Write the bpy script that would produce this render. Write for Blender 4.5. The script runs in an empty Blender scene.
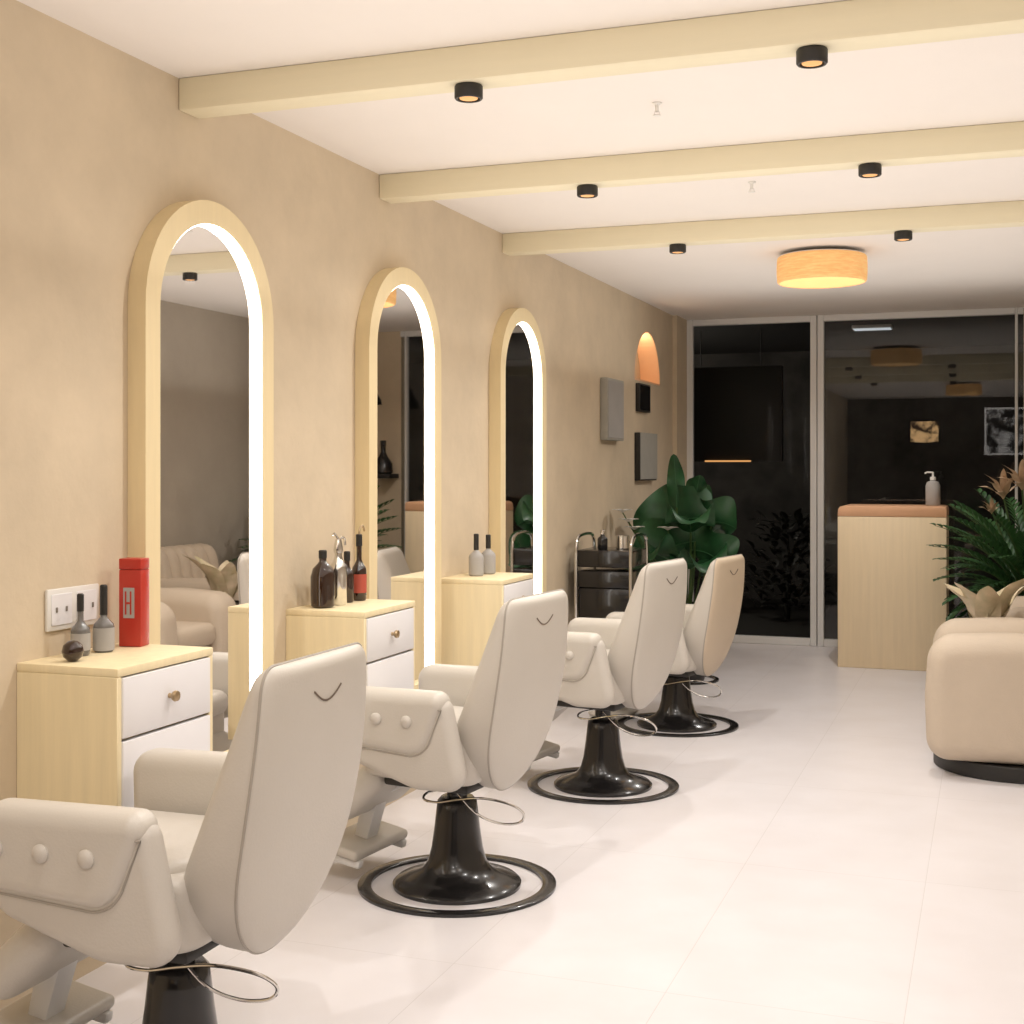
import bpy, bmesh, math, random
from mathutils import Vector, Matrix
random.seed(4)
S = bpy.context.scene
COL = S.collection
PI = math.pi
R = math.radians
try:
    S.view_settings.view_transform = 'Standard'
    S.view_settings.look = 'None'
except Exception:
    pass

# ------------------------------------------------------------ materials
def mat(name, col, rough=.5, metal=0.0, noise=0.0, nscale=6.0, bump=0.0, bscale=60.0, emit=None, estr=0.0,
        spec=.5, stretch=(1, 1, 1), col2=None, coat=0.0, emit_col=0.0, ramp=(.3, .7)):
    m = bpy.data.materials.new(name); m.use_nodes = True
    nt = m.node_tree; b = nt.nodes['Principled BSDF']
    b.inputs['Base Color'].default_value = (*col, 1)
    b.inputs['Roughness'].default_value = rough
    b.inputs['Metallic'].default_value = metal
    b.inputs['Specular IOR Level'].default_value = spec
    if coat: b.inputs['Coat Weight'].default_value = coat
    if emit:
        b.inputs['Emission Color'].default_value = (*emit, 1)
        b.inputs['Emission Strength'].default_value = estr
    if noise or bump or col2:
        tc = nt.nodes.new('ShaderNodeTexCoord'); mp = nt.nodes.new('ShaderNodeMapping')
        mp.inputs['Scale'].default_value = stretch
        nt.links.new(tc.outputs['Object'], mp.inputs['Vector'])
    if noise or col2:
        n = nt.nodes.new('ShaderNodeTexNoise'); n.inputs['Scale'].default_value = nscale
        n.inputs['Detail'].default_value = 6; n.inputs['Roughness'].default_value = .6
        nt.links.new(mp.outputs['Vector'], n.inputs['Vector'])
        cr = nt.nodes.new('ShaderNodeValToRGB')
        c2 = col2 if col2 else tuple(c * (1 - noise) for c in col)
        cr.color_ramp.elements[0].position = ramp[0]; cr.color_ramp.elements[0].color = (*c2, 1)
        cr.color_ramp.elements[1].position = ramp[1]; cr.color_ramp.elements[1].color = (*col, 1)
        nt.links.new(n.outputs['Fac'], cr.inputs['Fac'])
        nt.links.new(cr.outputs['Color'], b.inputs['Base Color'])
        if emit_col:
            nt.links.new(cr.outputs['Color'], b.inputs['Emission Color'])
            b.inputs['Emission Strength'].default_value = emit_col
    if bump:
        n2 = nt.nodes.new('ShaderNodeTexNoise'); n2.inputs['Scale'].default_value = bscale
        n2.inputs['Detail'].default_value = 4
        nt.links.new(mp.outputs['Vector'], n2.inputs['Vector'])
        bp = nt.nodes.new('ShaderNodeBump'); bp.inputs['Strength'].default_value = bump
        bp.inputs['Distance'].default_value = .01
        nt.links.new(n2.outputs['Fac'], bp.inputs['Height'])
        nt.links.new(bp.outputs['Normal'], b.inputs['Normal'])
    return m

M = {}
M['wall'] = mat('limewash wall', (.71, .585, .42), .85, noise=.15, nscale=2.8, bump=.3, bscale=14)
M['wall_right'] = mat('taupe wall', (.50, .44, .365), .85, noise=.1, nscale=2.5, bump=.2, bscale=14)
M['wall_dark'] = mat('dark brown wall', (.11, .09, .075), .8, noise=.2, nscale=3)
M['ceiling'] = mat('ceiling paint', (.87, .81, .755), .9, noise=.02, nscale=3)
M['beam'] = mat('pale beam', (.86, .775, .56), .6, noise=.04, nscale=5, stretch=(.4, 6, 6))
M['frame'] = mat('pale yellow wood frame', (.84, .69, .42), .5, noise=.06, nscale=5, stretch=(8, 8, .6))
M['wood'] = mat('pale birch', (.92, .78, .50), .5, noise=.10, nscale=4, stretch=(9, 9, .5))
M['desk_wood'] = mat('desk birch', (.86, .70, .47), .5, noise=.08, nscale=4, stretch=(9, 9, .5))
M['desk_top'] = mat('peach top', (.74, .42, .24), .45, noise=.08, nscale=8)
M['white_lacquer'] = mat('off white lacquer', (.84, .82, .83), .4, noise=.02)
M['brass'] = mat('aged knob metal', (.50, .38, .24), .35, metal=1)
M['mirror'] = mat('mirror silver', (.84, .82, .80), .015, metal=1)
M['led'] = mat('led band', (1, 1, 1), .5, emit=(1, .97, .94), estr=6.0)
M['leather'] = mat('cream leather', (.60, .555, .495), .42, noise=.04, nscale=5, bump=.08, bscale=160)
M['leather_shell'] = mat('cream leather shell', (.62, .575, .51), .4, noise=.04, nscale=4, bump=.08, bscale=160)
M['leather_tan'] = mat('tan leather shell', (.66, .54, .40), .45, noise=.05, nscale=4, bump=.08, bscale=160)
M['piping'] = mat('leather piping', (.40, .36, .31), .45, noise=.05)
M['stitch'] = mat('brown stitching', (.14, .10, .07), .6, noise=.1)
M['arm_leather'] = mat('tan upholstery', (.60, .50, .39), .6, noise=.06, nscale=5, bump=.15, bscale=120)
M['black'] = mat('black enamel', (.012, .011, .011), .22, noise=.1, coat=.3)
M['black_matte'] = mat('matte black', (.02, .018, .016), .5, noise=.1)
M['chrome'] = mat('chrome', (.72, .70, .67), .12, metal=1)
M['glow'] = mat('lamp glow', (.12, .06, .02), .5, noise=.05, emit=(1, .48, .16), estr=1.0)
M['shade'] = mat('woven amber shade', (.84, .50, .20), .7, col2=(.66, .35, .12), nscale=14, stretch=(1, 1, 9), emit=(1, .5, .2), emit_col=.52)
M['shade_under'] = mat('amber shade underside', (1, .58, .22), .7, noise=.15, nscale=20, emit=(1, .55, .20), emit_col=.9)
M['metal_white'] = mat('white metal', (.8, .79, .77), .35, noise=.02)
M['plastic'] = mat('white plastic', (.8, .77, .72), .4, noise=.02)
M['plastic_dark'] = mat('dark gap', (.25, .22, .19), .5, noise=.05)
M['red'] = mat('red tin', (.50, .035, .02), .35, noise=.1)
M['grey_glass'] = mat('smoky grey glass', (.17, .16, .15), .1, noise=.15, coat=.4)
M['amber_glass'] = mat('dark amber glass', (.03, .012, .006), .07, noise=.2, coat=.6)
M['label'] = mat('grey paper label', (.42, .40, .38), .7, noise=.1)
M['label_red'] = mat('red paper label', (.45, .08, .05), .6, noise=.1)
M['grey_panel'] = mat('grey canvas', (.40, .385, .34), .8, noise=.1, nscale=12)
M['peach'] = mat('peach plaster', (.95, .62, .38), .7, noise=.06)
M['leaf'] = mat('dark green leaf', (.022, .105, .034), .48, col2=(.008, .045, .014), nscale=6)
M['leaf_rib'] = mat('pale leaf rib', (.04, .13, .05), .4, noise=.1)
M['leaf2'] = mat('palm green leaf', (.045, .14, .035), .5, col2=(.018, .06, .018), nscale=6)
M['leaf_pale'] = mat('cream leaf', (.80, .66, .48), .5, col2=(.50, .45, .26), nscale=9)
M['leaf_dry'] = mat('dry peach bloom', (.70, .50, .33), .6, noise=.35, nscale=8)
M['leaf_night'] = mat('night shrub leaf', (.045, .045, .038), .5, noise=.4, nscale=8)
M['stem'] = mat('green stem', (.06, .12, .03), .5, noise=.2)
M['pot'] = mat('black pot', (.025, .022, .02), .4, noise=.2)
M['pot2'] = mat('clay planter', (.40, .30, .21), .7, noise=.15)
M['soil'] = mat('soil', (.03, .02, .012), .95, noise=.4, nscale=40)
M['white_cloth'] = mat('white petals', (.8, .77, .72), .8, noise=.06)
M['outside'] = mat('night wall', (.075, .068, .06), .9, col2=(.015, .013, .012), nscale=2.4)
M['outside_floor'] = mat('night paving', (.03, .027, .022), .8, noise=.4, nscale=4)
M['pic_amber_glow'] = mat('glowing amber print', (1, .62, .28), .5, col2=(.04, .02, .01), nscale=6, emit=(1, .55, .25), emit_col=6, ramp=(.42, .56))  # emission put into the print so its reflection shows in the window
M['pic_grey_glow'] = mat('glowing grey print', (.9, .88, .85), .5, col2=(.01, .01, .01), nscale=5, emit=(1,1,1), emit_col=1.6, ramp=(.47, .62))  # print made self-lit, since the front wall receives little light
M['pale_frame_glow'] = mat('glowing pale picture frame', (.8, .75, .7), .5, noise=.03, emit=(1,.95,.9), estr=2.0)  # glow added to the frame colour to brighten its reflection
M['ext_light'] = mat('cool strip light', (1, 1, 1), .5, emit=(.85, .95, 1), estr=.7)

def floor_material():
    m = bpy.data.materials.new('pale stone tiles'); m.use_nodes = True
    nt = m.node_tree; b = nt.nodes['Principled BSDF']
    tc = nt.nodes.new('ShaderNodeTexCoord'); mp = nt.nodes.new('ShaderNodeMapping')
    mp.inputs['Location'].default_value = (-.315, .2, 0)
    nt.links.new(tc.outputs['Object'], mp.inputs['Vector'])
    br = nt.nodes.new('ShaderNodeTexBrick'); br.offset = 0; br.squash = 1
    br.inputs['Scale'].default_value = 1
    br.inputs['Brick Width'].default_value = .61; br.inputs['Row Height'].default_value = 1.22
    br.inputs['Mortar Size'].default_value = .0015; br.inputs['Mortar Smooth'].default_value = .3
    br.inputs['Color1'].default_value = (.79, .760, .775, 1); br.inputs['Color2'].default_value = (.78, .75, .765, 1)
    br.inputs['Mortar'].default_value = (.66, .63, .63, 1)
    nt.links.new(mp.outputs['Vector'], br.inputs['Vector'])
    n = nt.nodes.new('ShaderNodeTexNoise'); n.inputs['Scale'].default_value = 3.5; n.inputs['Detail'].default_value = 8
    nt.links.new(tc.outputs['Object'], n.inputs['Vector'])
    cr = nt.nodes.new('ShaderNodeValToRGB')
    cr.color_ramp.elements[0].position = .3; cr.color_ramp.elements[0].color = (.94, .93, .92, 1)
    cr.color_ramp.elements[1].position = .7; cr.color_ramp.elements[1].color = (1, 1, 1, 1)
    nt.links.new(n.outputs['Fac'], cr.inputs['Fac'])
    mx = nt.nodes.new('ShaderNodeMix'); mx.data_type = 'RGBA'; mx.blend_type = 'MULTIPLY'
    mx.inputs['Factor'].default_value = 1
    nt.links.new(br.outputs['Color'], mx.inputs['A']); nt.links.new(cr.outputs['Color'], mx.inputs['B'])
    nt.links.new(mx.outputs['Result'], b.inputs['Base Color'])
    b.inputs['Roughness'].default_value = .36
    b.inputs['Specular IOR Level'].default_value = .4
    return m
M['floor'] = floor_material()

def glass_material(name, ior):
    m = bpy.data.materials.new(name); m.use_nodes = True
    nt = m.node_tree; nt.nodes.remove(nt.nodes['Principled BSDF'])
    out = nt.nodes['Material Output']
    t = nt.nodes.new('ShaderNodeBsdfTransparent'); t.inputs['Color'].default_value = (.85, .85, .85, 1)
    g = nt.nodes.new('ShaderNodeBsdfGlossy'); g.inputs['Roughness'].default_value = .01
    fr = nt.nodes.new('ShaderNodeFresnel'); fr.inputs['IOR'].default_value = ior
    mx = nt.nodes.new('ShaderNodeMixShader')
    nt.links.new(fr.outputs['Fac'], mx.inputs['Fac'])
    nt.links.new(t.outputs[0], mx.inputs[1]); nt.links.new(g.outputs[0], mx.inputs[2])
    nt.links.new(mx.outputs[0], out.inputs['Surface'])
    return m
M['glass'] = glass_material('night window glass', 1.5)
M['glass_clear'] = glass_material('coated window glass', 1.08)

# ------------------------------------------------------------ mesh building
class MB:
    def __init__(s): s.v = []; s.f = []
    def add(s, vs, fs, mtx=None):
        o = len(s.v)
        s.v += [tuple(mtx @ Vector(p)) if mtx else tuple(p) for p in vs]
        s.f += [tuple(i + o for i in f) for f in fs]
        return s
    def box(s, a, b, mtx=None):
        x0, y0, z0 = a; x1, y1, z1 = b
        vs = [(x0,y0,z0),(x1,y0,z0),(x1,y1,z0),(x0,y1,z0),(x0,y0,z1),(x1,y0,z1),(x1,y1,z1),(x0,y1,z1)]
        return s.add(vs, [(0,3,2,1),(4,5,6,7),(0,1,5,4),(1,2,6,5),(2,3,7,6),(3,0,4,7)], mtx)
    def rbox(s, a, b, r=.01, seg=3, mtx=None):
        bm = bmesh.new(); bmesh.ops.create_cube(bm, size=1)
        c = [(a[i] + b[i]) / 2 for i in range(3)]; d = [abs(b[i] - a[i]) for i in range(3)]
        for v in bm.verts: v.co = Vector((c[0] + v.co.x * d[0], c[1] + v.co.y * d[1], c[2] + v.co.z * d[2]))
        r = min(r, min(d) * .49)
        bmesh.ops.bevel(bm, geom=list(bm.edges), offset=r, segments=seg, profile=.5, affect='EDGES')
        bm.verts.index_update()
        vs = [v.co.copy() for v in bm.verts]; fs = [[v.index for v in f.verts] for f in bm.faces]
        bm.free(); return s.add(vs, fs, mtx)
    def lathe(s, prof, c=(0,0,0), seg=32, mtx=None):
        vs = []; fs = []; n = len(prof)
        for i in range(seg):
            a = 2 * PI * i / seg
            for r, z in prof: vs.append((c[0] + r * math.cos(a), c[1] + r * math.sin(a), c[2] + z))
        for i in range(seg):
            j = (i + 1) % seg
            for k in range(n - 1): fs.append((i*n+k, j*n+k, j*n+k+1, i*n+k+1))
        if prof[0][0] > 1e-5: fs.append(tuple(i*n for i in range(seg))[::-1])
        if prof[-1][0] > 1e-5: fs.append(tuple(i*n+n-1 for i in range(seg)))
        return s.add(vs, fs, mtx)
    def ring(s, r0, r1, z0, z1, c=(0,0,0), seg=64):
        pr = [(r0,z0),(r1,z0),(r1,z1*.8+z0*.2),(r1-.003,z1),(r0+.003,z1),(r0,z1*.8+z0*.2)]
        n = len(pr); vs = []; fs = []
        for i in range(seg):
            a = 2*PI*i/seg
            for r, z in pr: vs.append((c[0]+r*math.cos(a), c[1]+r*math.sin(a), c[2]+z))
        for i in range(seg):
            j = (i+1) % seg
            for k in range(n): fs.append((i*n+k, j*n+k, j*n+(k+1)%n, i*n+(k+1)%n))
        return s.add(vs, fs)
    def tube(s, pts, r, closed=False, seg=8, mtx=None):
        pts = [Vector(p) for p in pts]; n = len(pts); vs = []; fs = []
        rs = r if isinstance(r, (list, tuple)) else [r] * n
        up = None
        for i, p in enumerate(pts):
            if closed: d = pts[(i+1) % n] - pts[i-1]
            else: d = pts[min(i+1, n-1)] - pts[max(i-1, 0)]
            d.normalize()
            if up is None:
                up = Vector((0,0,1)) if abs(d.z) < .9 else Vector((1,0,0))
            u = up - d * up.dot(d)
            if u.length < 1e-6: u = d.orthogonal()
            u.normalize(); up = u; w = d.cross(u)
            for k in range(seg):
                a = 2*PI*k/seg
                vs.append(p + (u*math.cos(a) + w*math.sin(a)) * rs[i])
        m = n if closed else n - 1
        for i in range(m):
            j = (i+1) % n
            for k in range(seg):
                fs.append((i*seg+k, i*seg+(k+1)%seg, j*seg+(k+1)%seg, j*seg+k))
        if not closed:
            fs.append(tuple(range(seg))[::-1]); fs.append(tuple((n-1)*seg+k for k in range(seg)))
        return s.add(vs, fs, mtx)
    def puff(s, out, T, r, plane='xz', off=0.0, seg=5, crown=0.0, mtx=None):
        n = len(out); ar = sum(out[i][0]*out[(i+1)%n][1] - out[(i+1)%n][0]*out[i][1] for i in range(n))
        if ar < 0: out = out[::-1]
        nr = []
        for i in range(n):
            dx = out[(i+1)%n][0] - out[i-1][0]; dy = out[(i+1)%n][1] - out[i-1][1]
            l = math.hypot(dx, dy) or 1; nr.append((dy/l, -dx/l))
        cx = sum(p[0] for p in out)/n; cy = sum(p[1] for p in out)/n
        rings = []
        if crown:
            for q in (.25, .55, .8): rings.append((r, -T/2 - crown*(1-q*q), q))
        for i in range(seg+1):
            th = i/seg*PI/2; rings.append((r*(1-math.sin(th)), -T/2 + r*(1-math.cos(th)), 1))
        rings += [(a, -b, q) for a, b, q in rings[::-1]]
        vs = []; fs = []
        for ins, c, q in rings:
            for i in range(n):
                a = out[i][0] - nr[i][0]*ins; b = out[i][1] - nr[i][1]*ins
                a = cx + (a-cx)*q; b = cy + (b-cy)*q
                vs.append({'xz': (a, c+off, b), 'yz': (c+off, a, b), 'xy': (a, b, c+off)}[plane])
        for k in range(len(rings)-1):
            for i in range(n):
                j = (i+1) % n; fs.append((k*n+i, k*n+j, (k+1)*n+j, (k+1)*n+i))
        fs.append(tuple(range(n))[::-1]); fs.append(tuple((len(rings)-1)*n+i for i in range(n)))
        return s.add(vs, fs, mtx)
    def build(s, name, m, parent=None, smooth=True, ang=40):
        me = bpy.data.meshes.new(name); me.from_pydata(s.v, [], s.f); me.update()
        bm = bmesh.new(); bm.from_mesh(me); bmesh.ops.recalc_face_normals(bm, faces=bm.faces); bm.to_mesh(me); bm.free()
        if smooth:
            me.shade_smooth(); me.set_sharp_from_angle(angle=R(ang))
        me.materials.append(M[m] if isinstance(m, str) else m)
        o = bpy.data.objects.new(name, me); COL.objects.link(o)
        if parent: o.parent = parent
        return o

def spline(pts, n=8, closed=True):
    out = []; L = len(pts)
    rng = range(L) if closed else range(L-1)
    for i in rng:
        if closed: p0, p1, p2, p3 = pts[i-1], pts[i], pts[(i+1)%L], pts[(i+2)%L]
        else: p0, p1, p2, p3 = pts[max(i-1,0)], pts[i], pts[i+1], pts[min(i+2,L-1)]
        for k in range(n):
            t = k/n
            out.append(tuple(.5*((2*b)+(-a+c)*t+(2*a-5*b+4*c-d)*t*t+(-a+3*b-3*c+d)*t**3) for a,b,c,d in zip(p0,p1,p2,p3)))
    if not closed: out.append(tuple(pts[-1]))
    return out
def rpoly(pts, n=8):
    out = []; L = len(pts)
    for i in range(L):
        p = Vector(pts[i][:2]); r = pts[i][2]
        a = (Vector(pts[i-1][:2]) - p).normalized(); b = (Vector(pts[(i+1)%L][:2]) - p).normalized()
        ang = a.angle(b); d = r/math.tan(ang/2)
        c = p + (a+b).normalized()*(r/math.sin(ang/2))
        s0 = p + a*d - c; s1 = p + b*d - c
        a0 = math.atan2(s0.y, s0.x); a1 = math.atan2(s1.y, s1.x); da = (a1-a0+PI) % (2*PI) - PI
        for k in range(n+1):
            q = a0 + da*k/n; out.append((c.x + r*math.cos(q), c.y + r*math.sin(q)))
    return out

def thing(name, label, cat, loc=(0,0,0), rz=0, group=None):
    o = bpy.data.objects.new(name, None); COL.objects.link(o); o.empty_display_size = .1
    o.location = loc; o.rotation_euler = (0,0,rz); o['label'] = label; o['category'] = cat
    if group: o['group'] = group
    return o
def tag(o, label, cat, group=None):
    o['label'] = label; o['category'] = cat
    if group: o['group'] = group
    return o
def struct(o): o['kind'] = 'structure'; return o
def kids(o): return [c for c in bpy.data.objects if c.parent == o]
def dup(root, loc, rz, label):
    def cp(o, par):
        c = o.copy(); COL.objects.link(c); c.parent = par
        for k in kids(o): cp(k, c)
        return c
    r = cp(root, None); r.location = loc; r.rotation_euler = (0,0,rz); r['label'] = label
    return r

W = 3.3; D = 10.6; H = 2.6; Y0 = -2.6
# ------------------------------------------------------------ room shell
struct(MB().box((-.3,Y0-.1,-.1),(W+.1,D+.05,0)).build('floor','floor',smooth=False))
struct(MB().box((-.3,Y0-.1,H),(W+.1,D+.05,H+.1)).build('ceiling','ceiling',smooth=False))
struct(MB().box((W,Y0,0),(W+.1,D,H)).build('wall_right','wall_right',smooth=False))
struct(MB().box((0,Y0-.1,0),(W,Y0,H)).build('wall_front','wall_dark',smooth=False))
struct(MB().box((2.585,D,0),(W+.1,D+.1,H)).build('wall_back','wall',smooth=False))
wl = MB().box((-.3,Y0,0),(0,D+.05,H)).build('wall_left','wall',smooth=False)
NR = .38; NY = 9.42; NZ = 2.02
def halfmoon(r, n=28): return [(NY + r*math.cos(PI*i/n), NZ + r*math.sin(PI*i/n)) for i in range(n+1)]
cut = MB().puff(halfmoon(NR), .34, .0001, 'yz', 0.02, seg=1).build('cutter','wall',smooth=False)
bmod = wl.modifiers.new('b','BOOLEAN'); bmod.operation = 'DIFFERENCE'; bmod.object = cut; bmod.solver = 'EXACT'
bpy.context.view_layer.update()
dg = bpy.context.evaluated_depsgraph_get()
nm = bpy.data.meshes.new_from_object(wl.evaluated_get(dg)); wl.modifiers.clear(); wl.data = nm
bpy.data.objects.remove(cut, do_unlink=True)
struct(wl)
mb = MB(); hm_o = halfmoon(NR-.001); hm_i = halfmoon(NR-.012); n = len(hm_o)
vs = []; fs = []
for p in (hm_o, hm_i):
    for x in (-.148, -.001):
        vs += [(x, a, b) for a, b in p]
def q(k, i): return k*n + i
for i in range(n-1):
    fs += [(q(2,i),q(2,i+1),q(3,i+1),q(3,i)), (q(0,i),q(1,i),q(1,i+1),q(0,i+1)), (q(1,i),q(3,i),q(3,i+1),q(1,i+1))]
mb.add(vs, fs); mb.box((-.149, NY-NR+.003, NZ+.001), (-.001, NY+NR-.003, NZ+.012))
struct(mb.build('trim_1','peach',smooth=False))
struct(MB().box((0,10.22,0),(.035,D,H)).build('trim_2','wall',smooth=False))

def window(i, x0, x1, gm, fr=.05):
    f = MB()
    y0, y1 = D-.03, D+.03
    f.rbox((x0,y0,0),(x0+.05,y1,H),.004,1); f.rbox((x1-fr,y0,0),(x1,y1,H),.004,1)
    f.rbox((x0+.05,y0,H-.05),(x1-fr,y1,H),.004,1); f.rbox((x0+.05,y0,0),(x1-fr,y1,.06),.004,1)
    o = struct(f.build('window_%d' % i, 'metal_white'))
    MB().box((x0+.045,D-.004,.055),(x1-fr+.005,D+.004,H-.045)).build('glass_pane',gm,o,smooth=False)
    return o
window(1, .035, 1.07, 'glass_clear'); window(2, 1.075, 2.545, 'glass', .02)
f = MB(); f.rbox((2.546,D-.03,H-.05),(2.585,D+.03,H),.004,1); f.rbox((2.546,D-.03,0),(2.585,D+.03,.06),.004,1)
w3 = struct(f.build('window_3','metal_white')); MB().box((2.547,D-.004,.055),(2.585,D+.004,H-.045)).build('glass_pane','glass',w3,smooth=False)

# outside, at night
struct(MB().box((-4,D+.06,-.12),(8,16,-.02)).build('floor_outside','outside_floor',smooth=False))
struct(MB().box((-4,14.5,-.02),(8,14.7,4)).build('wall_outside','outside',smooth=False))
struct(MB().box((-4,D+.11,2.66),(8,14.5,2.75)).build('ceiling_outside','outside_floor',smooth=False))
t = thing('strip_light','small cool white ceiling light outside beyond the right window','light',(1.37,12.1,2.6598))
MB().rbox((-.17,-.10,-.03),(.17,.10,0),.006,2).build('housing','metal_white',t)
MB().rbox((-.16,-.09,-.034),(.16,.09,-.030),.002,1).build('diffuser','ext_light',t)
t = thing('wall_screen','black rectangular screen with thin warm glowing lower edge behind the left window pane','screen',(.10,12.0,0))
MB().rbox((-.42,-.03,1.46),(.50,.03,2.32),.01,2).build('panel','black_matte',t)
MB().rbox((-.20,-.05,1.455),(.22,-.031,1.470),.004,1).build('light_strip','glow',t)
for x in (-.25,.30): MB().tube([(x,.02,2.31),(x,.02,2.659)],.005,seg=8).build('hanging_rod','black_matte',t)

# ------------------------------------------------------------ beams, spots, sprinklers
bl = ['cream ceiling beam nearest the camera, topmost in view','cream ceiling beam between the nearest and farthest beams','cream ceiling beam farthest from the camera, nearest the drum lamp']
BY = [3.48, 4.90, 6.35]
for i, y in enumerate(BY):
    tag(MB().rbox((0.001,y,2.50),(W-.001,y+.11,H-.0005),.005,2).build('ceiling_beam','beam'), bl[i], 'beam', 'ceiling beams')
def mk_spot(loc, label):
    t = thing('ceiling_spotlight', label, 'spotlight', loc, 0, 'black spotlights under the beams')
    MB().lathe([(.038,0),(.041,-.004),(.041,-.036),(.038,-.040),(.033,-.040),(.031,-.032),(0,-.032)],seg=28).build('housing','black_matte',t)
    MB().lathe([(0,-.033),(.027,-.033),(.026,-.038),(.012,-.041),(0,-.042)],seg=20).build('lens','glow',t)
    return t
words = [('left black spotlight under the nearest ceiling beam','right black spotlight under the nearest ceiling beam'),
         ('left black spotlight under the middle ceiling beam','right black spotlight under the middle ceiling beam'),
         ('left black spotlight under the farthest ceiling beam','right black spotlight under the farthest ceiling beam')]
SX = [(.94,1.91),(.872,1.94),(.903,1.97)]
sp0 = None
for i, y in enumerate(BY):
    for k in range(2):
        p = (SX[i][k],y+.055,2.4995)
        if sp0 is None: sp0 = mk_spot(p, words[i][k])
        else: dup(sp0, p, 0, words[i][k])
def mk_sprk(loc, label):
    t = thing('fire_sprinkler', label, 'sprinkler', loc, 0, 'ceiling sprinklers')
    MB().lathe([(.016,0),(.016,-.004),(.006,-.008),(.006,-.030),(0,-.030)],seg=16).build('stem','plastic',t)
    MB().lathe([(.013,-.040),(.014,-.042),(.013,-.044),(0,-.044)],seg=16).tube([(.006,0,-.028),(.009,0,-.035),(.004,0,-.041)],.0015,seg=5).tube([(-.006,0,-.028),(-.009,0,-.035),(-.004,0,-.041)],.0015,seg=5).build('deflector','plastic',t)
    return t
s1 = mk_sprk((1.32,4.25,H-.0002),'small white sprinkler on the ceiling between the nearest and middle beams')
dup(s1,(1.41,5.56,H-.0002),0,'small white sprinkler on the ceiling between the middle and farthest beams')

def mk_drum(loc, label):
    t = thing('ceiling_lamp', label, 'lamp', loc, 0, 'amber drum ceiling lamps')
    pr = [(.232,-.024),(.238,-.028)]
    for i in range(13):
        a = i/12
        pr.append((.242 + .003*math.sin(a*PI), -.034 - .128*a))
    pr += [(.239,-.167),(.232,-.171)]
    s = MB(); n = 96; vs = []; fs = []
    for i in range(n):
        a = 2*PI*i/n; w = .0015*(1 if i % 2 else -1)
        for r, z in pr: vs.append(((r+w)*math.cos(a),(r+w)*math.sin(a),z))
    L = len(pr)
    for i in range(n):
        j = (i+1) % n
        for k in range(L-1): fs.append((i*L+k,j*L+k,j*L+k+1,i*L+k+1))
    s.add(vs, fs); s.build('lamp_shade','shade',t)
    MB().lathe([(0,-.169),(.233,-.169),(.233,-.165),(0,-.165)],seg=48).build('diffuser','shade_under',t)
    MB().lathe([(.12,0),(.12,-.022),(.233,-.024),(.233,-.020),(0,-.018)],seg=32).build('ceiling_plate','plastic',t)
    return t
d1 = mk_drum((1.47,7.5,H-.0005),'round amber drum lamp glowing on the ceiling before the windows')
dup(d1,(2.0,1.5,H-.0005),0,'second amber drum lamp, above the camera, seen only reflected in the window')

# ------------------------------------------------------------ arched mirrors
MBZ = .42
def arch(hw, top, n=28, bottom=0.0):
    zc = top - hw
    return [(-hw, bottom)] + [(-hw*math.cos(PI*i/n), zc + hw*math.sin(PI*i/n)) for i in range(n+1)] + [(hw, bottom)]
def arch_band(mb, hw0, top0, hw1, top1, x0, x1, b0=0.0, b1=0.0):
    A = arch(hw0, top0, bottom=b0); B = arch(hw1, top1, bottom=b1); n = len(A)
    vs = [(x0,a,b) for a,b in A] + [(x1,a,b) for a,b in A] + [(x0,a,b) for a,b in B] + [(x1,a,b) for a,b in B]
    fs = []
    for i in range(n-1):
        fs += [(i,i+1,n+i+1,n+i),(2*n+i,3*n+i,3*n+i+1,2*n+i+1),(n+i,n+i+1,3*n+i+1,3*n+i),(i,2*n+i,2*n+i+1,i+1)]
    fs += [(0,n,3*n,2*n),(n-1,3*n-1,4*n-1,2*n-1)]
    mb.add(vs, fs); return mb
def mk_mirror(y, label):
    t = thing('wall_mirror', label, 'mirror', (0.0005,y,0), 0, 'arched backlit wall mirrors')
    f = MB(); arch_band(f, .362, 2.235, .290, 2.163, 0, .062, MBZ, MBZ+.06); f.box((0,-.290,MBZ),(.062,.290,MBZ+.06)); f.build('frame','frame',t,ang=30)
    g = arch(.289, 2.162, bottom=MBZ+.061)
    MB().add([(.036,a,b) for a,b in g],[tuple(range(len(g)))[::-1]]).build('mirror_glass','mirror',t,smooth=False)
    l = MB(); arch_band(l, .2895, 2.1625, .286, 2.159, .038, .058, MBZ+.0605, MBZ+.0605); l.build('light_strip','led',t)
    return t
m1 = mk_mirror(3.587,'tall arched mirror nearest the camera, beside the cabinet with the red tin')
dup(m1,(0.0005,5.047,0),0,'middle arched mirror on the wall, beside the cabinet with the silver siphon')
dup(m1,(0.0005,6.525,0),0,'arched mirror farthest from the camera, beyond the third cabinet')

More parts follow.
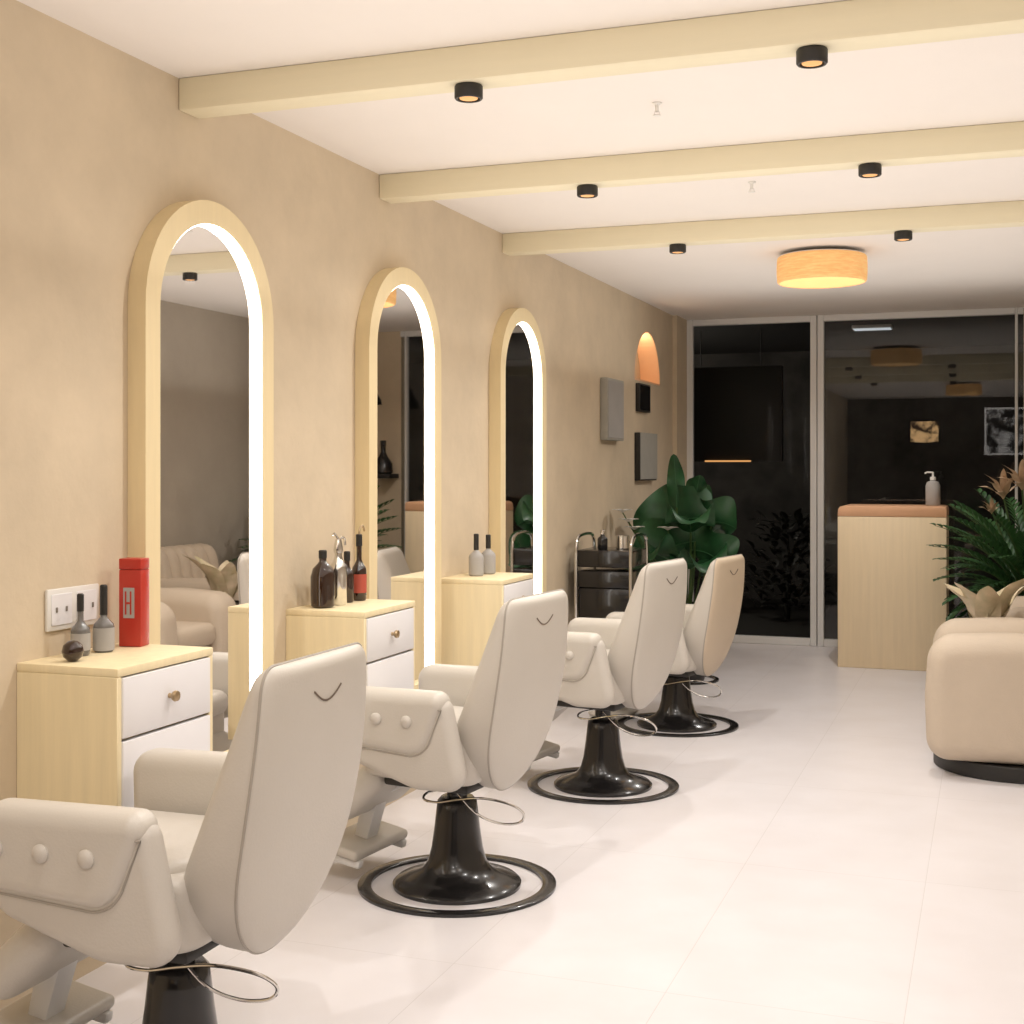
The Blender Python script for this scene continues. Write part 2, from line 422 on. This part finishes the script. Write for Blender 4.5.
# ------------------------------------------------------------ wall cabinets
def mk_cabinet(y0, y1, label):
    w = y1-y0; d = .31; z0 = .42; z1 = .90
    t = thing('wall_cabinet', label, 'cabinet', (0.0005,y0,0), 0, 'birch cabinets under the mirrors')
    b = MB(); b.rbox((0,0,z1-.022),(d,w,z1),.003,2); b.rbox((0,0,z0),(d-.001,.018,z1-.022),.002,1); b.rbox((0,w-.018,z0),(d-.001,w,z1-.022),.002,1)
    b.box((0,.018,z0),(d-.02,w-.018,z0+.018)); b.box((0,.018,z0+.018),(.01,w-.018,z1-.022)); b.box((.01,.018,.713),(d-.022,w-.018,.723))
    b.build('body','wood',t)
    dr = MB().rbox((d-.02,.019,.722),(d+.003,w-.019,z1-.026),.003,2).build('drawer','white_lacquer',t)
    MB().lathe([(.007,0),(.006,.010),(.012,.014),(.015,.020),(.013,.027),(0,.030)],seg=20,mtx=Matrix.Translation((d+.002,w/2,.80)) @ Matrix.Rotation(R(90),4,'Y')).build('knob','brass',dr)
    MB().rbox((d-.02,.019,z0+.003),(d+.003,w-.019,.714),.003,2).build('door','white_lacquer',t)
    return t
mk_cabinet(2.76,3.19,'birch wall cabinet with white drawer, nearest the camera under the switch plate')
mk_cabinet(4.14,4.57,'birch wall cabinet with white drawer holding the dark round bottle and siphon')
mk_cabinet(5.52,5.95,'birch wall cabinet farthest from the camera, beside the third arched mirror')
TZ = .9005

def bottle(name, label, loc, prof, cap, glass, capm='black_matte', lab=None, labm='label', group=None, cat='bottle'):
    t = thing(name, label, cat, loc, 0, group)
    MB().lathe(prof, seg=28).build('body', glass, t)
    MB().lathe(cap, seg=20).build('cap', capm, t)
    if lab: MB().lathe([(lab[0],lab[1]),(lab[0],lab[2])],seg=28).build('label_band', labm, t)
    return t
def bp(r, hb, rn, h):
    return [(r*.85,0),(r,.006),(r,hb*.85),(r*.92,hb*.95),(r*.6,hb*1.06),(rn,hb*1.18),(rn,h)]
def cp(r, z0, z1): return [(r,z0),(r,z1-.003),(r-.003,z1),(0,z1)]
bottle('spray_bottle','small smoky grey bottle with black neck, nearer one beside the switch plate',(.07,2.925,TZ),bp(.025,.078,.008,.125),cp(.009,.118,.165),'grey_glass',lab=(.0256,.015,.06),group='bottles on the first cabinet')
bottle('spray_bottle','dark slim bottle with grey label between the grey bottle and red tin',(.08,3.01,TZ),bp(.028,.08,.009,.13),cp(.010,.10,.182),'grey_glass',lab=(.0286,.005,.066),group='bottles on the first cabinet')
t = thing('red_tin','bright red rectangular tin with pale lettering on the nearest cabinet','tin',(.085,3.14,TZ),R(10))
MB().rbox((-.033,-.028,0),(.033,.028,.215),.003,2).build('body','red',t)
MB().rbox((-.0332,-.0282,.2155),(.0332,.0282,.246),.003,2).build('lid','red',t)
MB().rbox((-.019,-.0295,.08),(.014,-.028,.165),.0005,1).build('front_mark','label',t)
MB().rbox((-.014,-.0305,.09),(-.009,-.0294,.155),.0004,1).rbox((.001,-.0305,.09),(.006,-.0294,.155),.0004,1).rbox((-.009,-.0305,.119),(.001,-.0294,.125),.0004,1).build('lettering','red',t)
tag(MB().lathe([(0,0),(.012,.001),(.024,.012),(.028,.026),(.024,.042),(.012,.052),(0,.054)],(0,0,0),24).build('wax_ball','amber_glass'),'small dark round ball on the front of the nearest cabinet','ball').location = (.12,2.83,TZ)
bottle('round_bottle','large dark round-shouldered bottle at the near end of the middle cabinet',(.10,4.23,TZ),[(.035,0),(.042,.006),(.044,.05),(.044,.11),(.036,.14),(.018,.158),(.013,.165),(.013,.178)],cp(.015,.176,.205),'amber_glass',group='bottles on the second cabinet')
t = thing('soda_siphon','silver siphon bottle with curved spout on the middle cabinet','bottle',(.11,4.33,TZ),0,'bottles on the second cabinet')
MB().lathe(bp(.032,.15,.013,.195),seg=28).build('body','chrome',t)
MB().lathe([(.016,.19),(.018,.2),(.014,.225),(.010,.24),(0,.243)],seg=20).build('cap','chrome',t)
MB().tube(spline([(0,0,.23),(.0,.03,.245),(0,.05,.235),(0,.055,.215)],5,False),.005).tube([(0,0,.24),(0,-.03,.262),(0,-.045,.255)],.004).build('spout','chrome',t)
bottle('brown_bottle','short brown bottle between the siphon and the red-labelled bottle',(.10,4.42,TZ),bp(.026,.115,.010,.16),cp(.012,.155,.19),'amber_glass',group='bottles on the second cabinet')
t = bottle('tall_bottle','tall dark bottle with red label and thin pouring tube, next to the middle mirror',(.11,4.50,TZ),bp(.028,.13,.010,.215),cp(.012,.205,.25),'amber_glass',lab=(.0287,.03,.10),labm='label_red',group='bottles on the second cabinet')
MB().tube(spline([(0,0,.245),(0,.005,.27),(0,.03,.28),(0,.045,.26)],5,False),.004).build('pouring_tube','brass',t)
bottle('pump_bottle','grey bottle with black pointed top, nearer of the pair on the farthest cabinet',(.11,5.71,TZ),bp(.035,.10,.010,.14),cp(.012,.12,.195),'label',group='bottles on the third cabinet')
bottle('pump_bottle','grey bottle with black pointed top, farther of the pair on the farthest cabinet',(.12,5.84,TZ),bp(.035,.10,.010,.14),cp(.012,.12,.185),'label',group='bottles on the third cabinet')
t = thing('switch_plate','white double wall switch plate above the nearest cabinet','switch plate',(0.0005,2.975,1.022))
MB().rbox((0,-.108,-.056),(.010,.108,.056),.004,2).build('plate','plastic',t)
for k in (-1,1): MB().rbox((.010,k*.052-.042,-.042),(.0125,k*.052+.042,.042),.002,1).build('module','white_lacquer',t)
for y,z in ((-.075,.0),(-.035,.0),(.03,.0),(.075,.0)): MB().rbox((.0125,y-.004,z-.007),(.015,y+.004,z+.007),.001,1).build('switch_key','plastic_dark',t)

t = thing('wall_panel','thick grey square panel hung on the wall, nearest of the wall panels','wall art',(0.0005,8.36,1.78))
MB().rbox((0,-.20,-.20),(.05,.20,.20),.005,2).build('box_frame','grey_panel',t)
MB().rbox((.05,-.185,-.185),(.054,.185,.185),.002,1).build('canvas','label',t)
t = thing('wall_panel','small black square panel directly below the half-moon niche','wall art',(0.0005,9.22,1.90))
MB().rbox((0,-.16,-.10),(.03,.16,.10),.004,2).build('box_frame','black_matte',t)
MB().rbox((.03,-.145,-.088),(.032,.145,.088),.001,1).build('canvas','black',t)
t = thing('wall_panel','grey panel with black side, lowest on the wall near the leafy plant','wall art',(0.0005,9.28,1.48))
MB().rbox((0,-.25,-.17),(.04,.25,.17),.004,2).build('box_frame','black_matte',t)
MB().rbox((.04,-.24,-.16),(.044,.25,.17),.001,1).build('canvas','grey_panel',t)

# ------------------------------------------------------------ barber chairs
def mk_chair(loc, rz, label):
    t = thing('barber_chair', label, 'chair', loc, rz, 'cream barber chairs facing the mirrors')
    MB().ring(.288,.333,.0005,.011).build('base_ring','black',t)
    MB().lathe([(.215,.0005),(.216,.012),(.205,.022),(.16,.036),(.118,.056),(.098,.085),(.086,.13),(.076,.20),(.070,.255),(.066,.285),(.054,.298),(0,.299)],seg=48).build('pedestal','black',t)
    MB().lathe([(.034,.20),(.034,.352),(.06,.358),(.06,.372),(0,.372)],seg=28).build('column','black',t)
    lv = [(-.02,-.03,.340),(-.080,-.06,.325),(-.078,-.085,.308),(-.02,-.09,.306),(.06,-.095,.325),(.15,-.09,.338),(.235,-.06,.320),(.265,-.03,.285),(.24,-.02,.252),(.17,-.03,.246),(.10,-.05,.275),(.02,-.04,.335)]
    MB().tube(spline(lv,6,False),.0042).build('lever','chrome',t)
    MB().rbox((-.18,-.18,.365),(.14,.18,.40),.012,2).build('seat_plate','black_matte',t)
    sb = rpoly([(-.25,-.215,.06),(.17,-.235,.08),(.17,.235,.08),(-.25,.215,.06)],6)
    MB().puff(sb,.16,.03,'xy',.475).build('seat_base','leather',t)
    sc = rpoly([(-.28,-.195,.07),(.13,-.20,.07),(.13,.20,.07),(-.28,.195,.07)],6)
    MB().puff(sc,.085,.035,'xy',.535,crown=.012).build('seat_cushion','leather',t)
    body = rpoly([(-.285,.680,.055),(.12,.688,.045),(.190,.395,.06),(.0,.39,.14),(-.275,.470,.08)],8)
    flap = rpoly([(-.300,.700,.055),(.133,.708,.038),(.045,.497,.085),(-.295,.518,.05)],10)
    for sgn in (-1, 1):
        a = MB().puff(body,.074,.034,'xz',sgn*.262,seg=6).build('armrest','leather',t)
        MB().puff(flap,.096,.038,'xz',sgn*.266,seg=7).build('arm_pad','leather_shell',a)
        for bx in (-.235,-.120,-.008):
            MB().lathe([(.004,-.004),(.019,-.001),(.0195,.004),(.015,.010),(.007,.0125),(0,.013)],seg=20,mtx=Matrix.Translation((bx,sgn*.3145,.612)) @ Matrix.Rotation(sgn*R(-90),4,'X')).build('button','leather',a)
        lo = [p for p in flap if p[1] < .66]
        MB().tube([(x,sgn*.300,z) for x,z in lo],.0030,seg=6).build('piping','piping',a)
    z0, z1 = .355, 1.0; N = 40; Mj = 32
    def wz(z):
        tt = (z-z0)/(z1-z0)
        Wd = .20 + .045*math.sin(min(1,tt/.58)*PI/2) - .018*max(0,(tt-.58)/.42)**1.5
        wv = Wd
        if tt < .40: wv = Wd*(max(0,1-(1-tt/.40)**2.3))**.5
        if tt > .92: k = (tt-.92)/.08; wv = Wd-.042+.042*math.sqrt(max(0,1-k*k))
        return wv
    def xr(z):
        tt = (z-z0)/(z1-z0); return .185 + .115*math.sin(tt*PI/2)**.9
    def env(z):
        tt = (z-z0)/(z1-z0); e = 1
        if tt < .36: e = math.sqrt(max(0,1-(1-tt/.36)**2))
        if tt > .96: e = math.sqrt(max(0,1-((tt-.96)/.04)**2))
        return e
    def dF(z):
        tt = (z-z0)/(z1-z0)
        return (.022 + .190*(1-tt)**.74) * env(z)
    def dR(z):
        tt = (z-z0)/(z1-z0)
        e = 1
        if tt < .22: e = math.sqrt(max(0,1-(1-tt/.22)**2))
        if tt > .96: e = math.sqrt(max(0,1-((tt-.96)/.04)**2))
        return .028*e
    zs = [z0 + (z1-z0)*(1-math.cos(PI*k/N))/2 for k in range(N+1)]
    def half(sg, dfun, pw):
        vs = []; fs = []
        for z in zs:
            for j in range(Mj+1):
                c = -math.cos(PI*j/Mj); y = wz(z)*c
                vs.append((xr(z)+sg*dfun(z)*(max(0,1-abs(c)**pw))**.5, y, z))
        m_ = Mj+1
        for k in range(N):
            for j in range(Mj): fs.append((k*m_+j,k*m_+j+1,(k+1)*m_+j+1,(k+1)*m_+j))
        return vs, fs
    vs, fs = half(1, dR, 3.0); MB().add(vs, fs).build('back_shell','leather_shell',t,ang=70)
    vs, fs = half(-1, dF, 9.0); MB().add(vs, fs).build('back_pad','leather',t,ang=70)
    loop = [(xr(z),-wz(z),z) for z in zs] + [(xr(z1),y,z1) for y in (-.1,0,.1)] + [(xr(z),wz(z),z) for z in zs[::-1]][:-1]
    MB().tube(loop,.0034,True,6).build('back_piping','piping',t)
    arc = []
    for i in range(15):
        y = -.06 + .12*i/14; z = .930 - .026*math.cos(y/.06*PI/2)
        arc.append((xr(z)+dR(z)*math.sqrt(1-abs(y/wz(z))**3)+.0005,y,z))
    MB().tube(arc,.0022,seg=6).build('back_stitching','stitch',t)
    MB().rbox((.06,-.06,.375),(.21,.06,.45),.01,2).build('back_bracket','black_matte',t)
    # footrest
    MB().puff(rpoly([(-.12,.40,.01),(-.12,.36,.01),(-.29,.28,.02),(-.35,.09,.02),(-.40,.09,.01),(-.34,.34,.02),(-.18,.40,.02)],4),.07,.004,'xz',0,seg=2).build('footrest_bracket','metal_white',t)
    mt = Matrix.Translation((-.295,0,.325)) @ Matrix.Rotation(R(-42),4,'Y')
    MB().rbox((-.125,-.20,-.052),(.125,.20,.052),.050,6,mtx=mt).build('calf_pad','leather_shell',t)
    mt = Matrix.Translation((-.375,0,.118)) @ Matrix.Rotation(R(10),4,'Y')
    MB().rbox((-.085,-.17,-.018),(.085,.17,.018),.016,4,mtx=mt).build('foot_plate','leather_shell',t)
    for s_ in (-1,1):
        mt = Matrix.Translation((-.375,s_*.14,.085)) @ Matrix.Rotation(R(8),4,'Y')
        MB().rbox((-.085,-.016,-.012),(.085,.016,.016),.008,2,mtx=mt).build('foot_rail','metal_white',t)
    return t
def lower(ch, dz):
    for k in kids(ch):
        if not k.name.startswith(('base_ring','pedestal')): k.location.z += dz
c1 = mk_chair((.645,2.53,0),R(0),'cream barber chair nearest the camera, its base cut by the frame')
c2 = dup(c1,(.665,4.12,0),R(-7),'second cream barber chair from the camera, before the middle cabinet')
c3 = dup(c1,(.745,5.62,0),R(-9),'third cream barber chair from the camera, before the farthest mirror')
c4 = dup(c1,(.745,7.08,0),R(-9),'farthest barber chair, with a tan back, beside the leafy dark plant')
lower(c2,-.012); lower(c4,-.072)
for k in kids(c1):
    if k.name.startswith(('back_shell','back_pad','back_piping','back_stitching')): k.location.x += .045
for k in kids(c4):
    if k.name.startswith('back_shell'):
        k.material_slots[0].link = 'OBJECT'; k.material_slots[0].material = M['leather_tan']; k['label'] = 'tan back shell'

# ------------------------------------------------------------ armchairs
def mk_armchair(loc, rz, label):
    t = thing('armchair', label, 'armchair', loc, rz, 'tan upholstered armchairs')
    MB().puff(rpoly([(-.435,-.43,.36),(.42,-.43,.12),(.42,.43,.12),(-.435,.43,.36)],12),.07,.006,'xy',.036).build('plinth','black_matte',t)
    MB().rbox((-.40,-.27,.072),(.40,.27,.33),.04,4).build('seat_base','arm_leather',t)
    MB().rbox((-.42,-.225,.33),(.25,.225,.47),.055,5).build('seat_cushion','arm_leather',t)
    arm = rpoly([(-.452,.072,.10),(-.462,.36,.9),(-.445,.635,.13),(-.1,.655,1.2),(.445,.640,.12),(.445,.072,.10)],12)
    for s_ in (-1,1):
        a = MB().puff(arm,.25,.098,'xz',s_*.325,seg=10).build('armrest','arm_leather',t)
    b = MB()
    for k in range(6):
        y = -.30 + .12*k
        b.puff(spline([(.14,.40),(.17,.62),(.22,.80),(.30,.845),(.39,.82),(.43,.6),(.43,.30),(.30,.28),(.16,.30)],5),.135,.05,'xz',y)
    b.build('backrest','arm_leather',t)
    return t
a1 = mk_armchair((2.53,6.70,0),0,'nearer tan armchair with rounded arms at the right edge')
dup(a1,(2.83,8.02,0),0,'farther tan armchair, hidden behind the nearer one and seen in the nearest mirror')

# ------------------------------------------------------------ reception desk
t = thing('reception_desk','pale birch reception counter with peach top before the windows','counter',(1.34,9.54,0))
MB().rbox((0,0,0),(.73,.50,1.06),.006,2).build('body','desk_wood',t)
MB().puff([(0,1.062),(.73,1.062),(.73,1.11),(.725,1.128),(.70,1.135),(.04,1.135),(.015,1.128),(.003,1.11)],.50,.003,'xz',.25,seg=2).build('counter_top','desk_top',t)
t = thing('dispenser_bottle','grey pump bottle with white pump standing on the reception counter','bottle',(1.97,9.80,1.1355))
MB().lathe([(.045,0),(.05,.006),(.05,.14),(.04,.165),(.018,.175),(.018,.185),(0,.185)],seg=24).build('body','label',t)
MB().lathe([(.02,.18),(.02,.20),(.007,.205),(.007,.235),(0,.236)],seg=16).tube([(0,0,.233),(-.04,0,.235),(-.055,0,.225)],.006).build('pump','plastic',t)

# ------------------------------------------------------------ trolley
t = thing('salon_trolley','black and chrome salon trolley by the wall behind the third barber chair','trolley',(.235,7.60,0))
MB().ring(.175,.205,.0005,.014).build('base_ring','black',t)
MB().tube([(-.18,0,.012),(.18,0,.012)],.010).tube([(0,-.18,.012),(0,.18,.012)],.010).build('base_cross','black',t)
MB().tube([(0,0,.01),(0,0,.50)],.018,seg=14).build('pole','chrome',t)
MB().rbox((-.16,-.18,.50),(.16,.18,.70),.015,2).build('drawer_box','black',t)
for z in (.70,.82): MB().rbox((-.165,-.185,z),(.165,.185,z+.10),.012,2).build('tray','black',t)
for x in (-.165,.165):
    r_ = MB()
    r_.tube(spline([(x,-.19,.50),(x,-.19,.80),(x,-.185,.93),(x,-.16,.985),(x,-.08,1.005),(x,.08,1.005),(x,.16,.985),(x,.185,.93),(x,.19,.80),(x,.19,.50)],6,False),.011)
    r_.build('rail','chrome',t)
bottle('product_bottle','short black bottle with silver cap standing on the trolley',(.20,7.52,.9205),bp(.03,.07,.012,.09),cp(.014,.088,.115),'black',capm='chrome')
tag(MB().lathe([(.035,0),(.04,.004),(.04,.08),(.036,.08),(.034,.01),(0,.01)],(0,0,0),24).build('metal_cup','chrome'),'small chrome cup standing on the trolley','cup').location = (.30,7.60,.9205)

# ------------------------------------------------------------ plants
def leaf(mb, base, az, pitch, L, Wd, droop=.8, wav=.0, n=10, shape=.9, twist=0, wp=.75, m=4, rib=None, cup=.25, yaw=0):
    base = Vector(base); p = base.copy(); pit = pitch; step = L/n; rows = []; mid = []
    for i in range(n+1):
        s_ = i/n
        d = Vector((math.cos(az)*math.cos(pit), math.sin(az)*math.cos(pit), math.sin(pit)))
        side = Vector((-math.sin(az), math.cos(az), 0)); upv = side.cross(d)*-1
        sd = side*math.cos(twist) + upv*math.sin(twist); upv = sd.cross(d)*-1
        w = Wd/2*(math.sin(PI*min(1,s_**shape*.97+.03)))**wp
        row = []
        for k in range(m+1):
            c = -1 + 2*k/m
            e = wav*math.sin(s_*11 + (0 if c < 0 else 1.7))*abs(c)**2*w
            row.append(p + sd*(w*c) + upv*(w*cup*abs(c)**1.5 + e))
        rows.append(row); mid.append(p - upv*.001)
        p = p + d*step; pit -= droop/n; az += yaw/n
    vs = [v for r in rows for v in r]; fs = []
    for i in range(n):
        for k in range(m): fs.append((i*(m+1)+k,i*(m+1)+k+1,(i+1)*(m+1)+k+1,(i+1)*(m+1)+k))
    mb.add(vs, fs)
    if rib is not None: rib.tube(mid, [.005*(1-.7*i/n) for i in range(n+1)], seg=5)
def pot(t, r0, r1, h, m):
    MB().lathe([(r0,.0005),(r0+.005,.01),(r1,h-.02),(r1+.012,h-.015),(r1+.012,h),(r1-.01,h),(r1-.015,h-.05),(0,h-.05)],seg=36).build('pot',m,t)
    MB().lathe([(0,h-.048),(r1-.02,h-.046),(r1-.016,h-.052)],seg=30).build('soil','soil',t)
t = thing('potted_plant','large plant with broad dark green leaves behind the farthest barber chair','plant',(.455,8.62,0))
MB().ring(.19,.22,.0005,.012).build('saucer','black',t)
pot(t,.12,.17,.50,'pot')
fl = MB(); st = MB(); rb = MB()
spec = [(-.05,-.04,1.14,-95,86,.36,.12,.25,15),(.06,.0,1.10,-60,80,.28,.16,.5,-10),
        (.18,-.04,1.07,178,2,.54,.46,.45,78),(.06,.02,1.00,-8,34,.30,.34,1.2,-62),
        (.08,-.08,.92,188,-8,.44,.40,.6,72),(.05,-.06,.86,-14,2,.31,.36,1.0,-70),
        (.06,-.12,.98,-80,50,.28,.32,1.3,0),(-.08,-.14,.80,-120,30,.34,.36,1.1,0),(.06,-.12,.74,-55,30,.34,.36,1.1,0),
        (.0,.10,.98,110,66,.38,.38,.9,0),(.10,.10,.90,60,60,.32,.34,.9,0),(-.05,.06,.84,150,40,.34,.38,.8,30)]
for bx, by, bz, az, pi_, L, wd, dr, tw in spec:
    leaf(fl, (bx,by,bz), R(az), R(pi_), L, wd, dr, .45, 26, .72, R(tw), .5, 10, rb, .38)
    st.tube(spline([(bx*.4,by*.3,.44),(bx*.8,by*.6,(.44+bz)/2),(bx,by,bz)],3,False),.007,seg=6)
fl.build('foliage','leaf',t,ang=180); st.build('stems','stem',t); rb.build('leaf_ribs','leaf_rib',t)
for fx, fz in ((-.31,1.05),(-.35,1.11),(-.27,1.0),(-.05,1.0)):
    fw = MB()
    for k in range(7): leaf(fw,(fx,-.30,fz),R(51*k),R(30),.075,.055,.6)
    fo = fw.build('flower','white_cloth',t,ang=80); MB().tube([(0,0,.44),(fx*.5,-.16,.75),(fx,-.30,fz+.004)],.004,seg=6).build('flower_stem','stem',fo)

t = thing('potted_palm','bushy green palm with feathery fronds and pale peach dry blooms beside the counter','plant',(2.61,9.16,0))
pot(t,.14,.18,.46,'pot2')
fl = MB(); st = MB()
for i in range(84):
    az = R(i*137.5); pit = R(87 - .66*i); L = .88 - .005*i + .07*math.sin(i*2.3)
    p = Vector((.03*math.cos(az),.03*math.sin(az),.43)); pts = [p.copy()]; n = 18
    pp = pit
    for k in range(n):
        d = Vector((math.cos(az)*math.cos(pp), math.sin(az)*math.cos(pp), math.sin(pp)))
        p = p + d*L/n; pts.append(p.copy()); pp -= .048 + .0008*i
        if k > 3:
            for sg in (-1,1):
                leaf(fl, p, az + sg*R(50), pp + R(14), .12*math.sin(PI*(k-1)/(n+1)), .034, .5, 0, 3)
    st.tube(pts,[.006-.00022*i_ for i_ in range(len(pts))],seg=5)
fl.build('fronds','leaf2',t,ang=80); st.build('frond_stems','stem',t)
for bx, by, bz, sc_ in ((-.18,-.10,1.20,.9),(-.07,-.20,1.26,.9),(-.25,.02,1.10,.5)):
    dl = MB()
    for az,pi_,L,w in ((200,75,.30,.05),(-90,80,.34,.05),(-130,60,.28,.05),(-60,68,.30,.05),(170,50,.26,.05),(-100,40,.24,.05),(0,60,.24,.05),(60,70,.26,.05)): leaf(dl,(bx,by,bz),R(az),R(pi_),L*.8*sc_,w*sc_,.9,.3)
    d_ = dl.build('dry_bloom','leaf_dry',t,ang=80)
    MB().tube([(0,0,.4),(bx*.5,by*.5,.8),(bx,by,bz+.02)],.006,seg=6).build('bloom_stem','stem',d_)
t = thing('variegated_plant','low plant with cream broad leaves just behind the right-edge armchair','plant',(2.34,7.36,0))
pot(t,.08,.11,.54,'pot')
fl = MB()
for az,pi_,L,w in ((200,78,.24,.12),(-90,76,.28,.13),(-40,78,.34,.13),(150,74,.26,.12),(60,72,.28,.12),(10,78,.30,.13),(-130,78,.28,.12)):
    leaf(fl,(.03*math.cos(R(az)),.03*math.sin(R(az)),.50),R(az),R(pi_),L+.12,w,.9,.2,12,m=6)
fl.build('foliage','leaf_pale',t,ang=180)

# outdoor shrubs behind the left pane
for x, y, h, lb in ((.55,12.6,.95,'dim grey shrub outside behind the left pane, nearer the middle mullion'),(-.75,12.9,1.25,'dim taller grey shrub outside behind the left pane, nearer the wall')):
    t = thing('shrub', lb, 'shrub', (x,y,-.02), 0, 'shrubs outside the left window')
    fl = MB()
    for i in range(300):
        a = random.uniform(0,2*PI); zz = random.uniform(.1,1)*h; rr = .42*math.sqrt(random.random())*(1-.35*zz/h)
        leaf(fl,(rr*math.cos(a),rr*math.sin(a),zz),a+random.uniform(-.8,.8),R(random.uniform(0,70)),random.uniform(.08,.15),.07,.8,0,4)
    fl.build('foliage','leaf_night',t,ang=80)
    MB().tube([(0,0,0),(.02,0,h*.5),(0,.02,h*.85)],[.03,.02,.008],seg=8).build('stem','leaf_night',t)

# ------------------------------------------------------------ back pier, seen in the middle mirror
t = thing('wall_shelf','small dark wall shelf on the end pier, seen in the middle mirror','shelf',(2.84,D-.0005,1.33))
MB().rbox((-.23,-.20,-.02),(.28,0,.02),.004,2).build('shelf_board','black_matte',t)
bottle('black_jug','black bell-shaped bottle on the end wall shelf, seen in the middle mirror',(2.71,D-.11,1.3505),[(.07,0),(.085,.01),(.08,.09),(.04,.15),(.022,.19),(.022,.25)],cp(.026,.245,.29),'black')
t = thing('pendant_lamp','small black bell pendant hanging from the ceiling, seen in the middle mirror','lamp',(2.70,10.2,H-.0005))
MB().lathe([(.035,0),(.035,-.02),(0,-.02)],seg=20).build('ceiling_rose','black_matte',t)
MB().tube([(0,0,-.018),(0,0,-.46)],.005,seg=6).build('cord','black_matte',t)
MB().lathe([(.012,-.45),(.03,-.48),(.045,-.53),(.10,-.62),(.105,-.66),(.098,-.66),(.04,-.54),(0,-.50)],seg=28).build('lamp_shade','black',t)
for x, w, h, pm, fm, lb in ((1.29,.26,.21,'pic_amber_glow','black_matte','small glowing amber picture in black frame, seen reflected in the window'),(2.66,.40,.40,'pic_grey_glow','pale_frame_glow','large grey picture in pale frame, seen reflected in the window')):
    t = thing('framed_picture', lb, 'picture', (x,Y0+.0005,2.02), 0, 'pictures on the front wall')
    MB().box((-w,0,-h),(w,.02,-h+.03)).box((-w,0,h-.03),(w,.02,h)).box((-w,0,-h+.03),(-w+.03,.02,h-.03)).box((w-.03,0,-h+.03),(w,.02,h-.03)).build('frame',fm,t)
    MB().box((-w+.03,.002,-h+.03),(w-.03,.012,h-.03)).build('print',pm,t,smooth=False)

# ------------------------------------------------------------ lights
LC = (1, .968, .93)
def spot(x,y,z,e,ang=165,rad=.02,c=LC):
    l = bpy.data.lights.new('spot','SPOT'); l.energy = e; l.spot_size = R(ang); l.spot_blend = 1; l.shadow_soft_size = rad; l.color = c
    o = bpy.data.objects.new('spot_light',l); COL.objects.link(o); o.location = (x,y,z)
def area(x,y,z,sx,sy,e,up=True,c=LC):
    l = bpy.data.lights.new('area','AREA'); l.shape = 'RECTANGLE'; l.size = sx; l.size_y = sy; l.energy = e; l.color = c
    o = bpy.data.objects.new('fill_light',l); COL.objects.link(o); o.location = (x,y,z)
    if up: o.rotation_euler = (PI,0,0)
for i, y in enumerate(BY):
    for k, x in enumerate(SX[i]): spot(x,y+.055,2.44,(48,39)[k],rad=.03)
for y in (.2,1.9):
    for x in (1.0,2.2): spot(x,y,2.5,40)  # lamps added out of view, without housings
spot(1.5,8.9,2.5,52)
for y in (-.9,2.0,4.9,7.8): area(1.65,y,1.95,3.0,2.8,15)  # added fill lamps facing up, without fixtures, to brighten the ceiling
l = bpy.data.lights.new('pt','POINT'); l.energy = 1.0; l.shadow_soft_size = .02; l.color = (1,.74,.48)
o = bpy.data.objects.new('niche_light',l); COL.objects.link(o); o.location = (-.06,NY+.06,NZ+.27)
l = bpy.data.lights.new('out','POINT'); l.energy = 80; l.shadow_soft_size = .1; l.color = (1,.92,.8)
o = bpy.data.objects.new('outside_fill',l); COL.objects.link(o); o.location = (-1.5,12.2,2.3)  # unseen lamp added to lift the dark outside wall
wd = bpy.data.worlds.new('night'); S.world = wd; wd.use_nodes = True
wd.node_tree.nodes['Background'].inputs['Color'].default_value = (.01,.012,.018,1)
wd.node_tree.nodes['Background'].inputs['Strength'].default_value = .5

# ------------------------------------------------------------ camera
cd = bpy.data.cameras.new('cam'); cam = bpy.data.objects.new('camera',cd); COL.objects.link(cam)
cd.sensor_width = 36; cd.lens = 1323/1024*36
cam.location = (2.35,0,1.4)
cam.rotation_euler = (R(90),0,R(19.87))
cd.shift_y = -(512-468)/1024
S.camera = cam
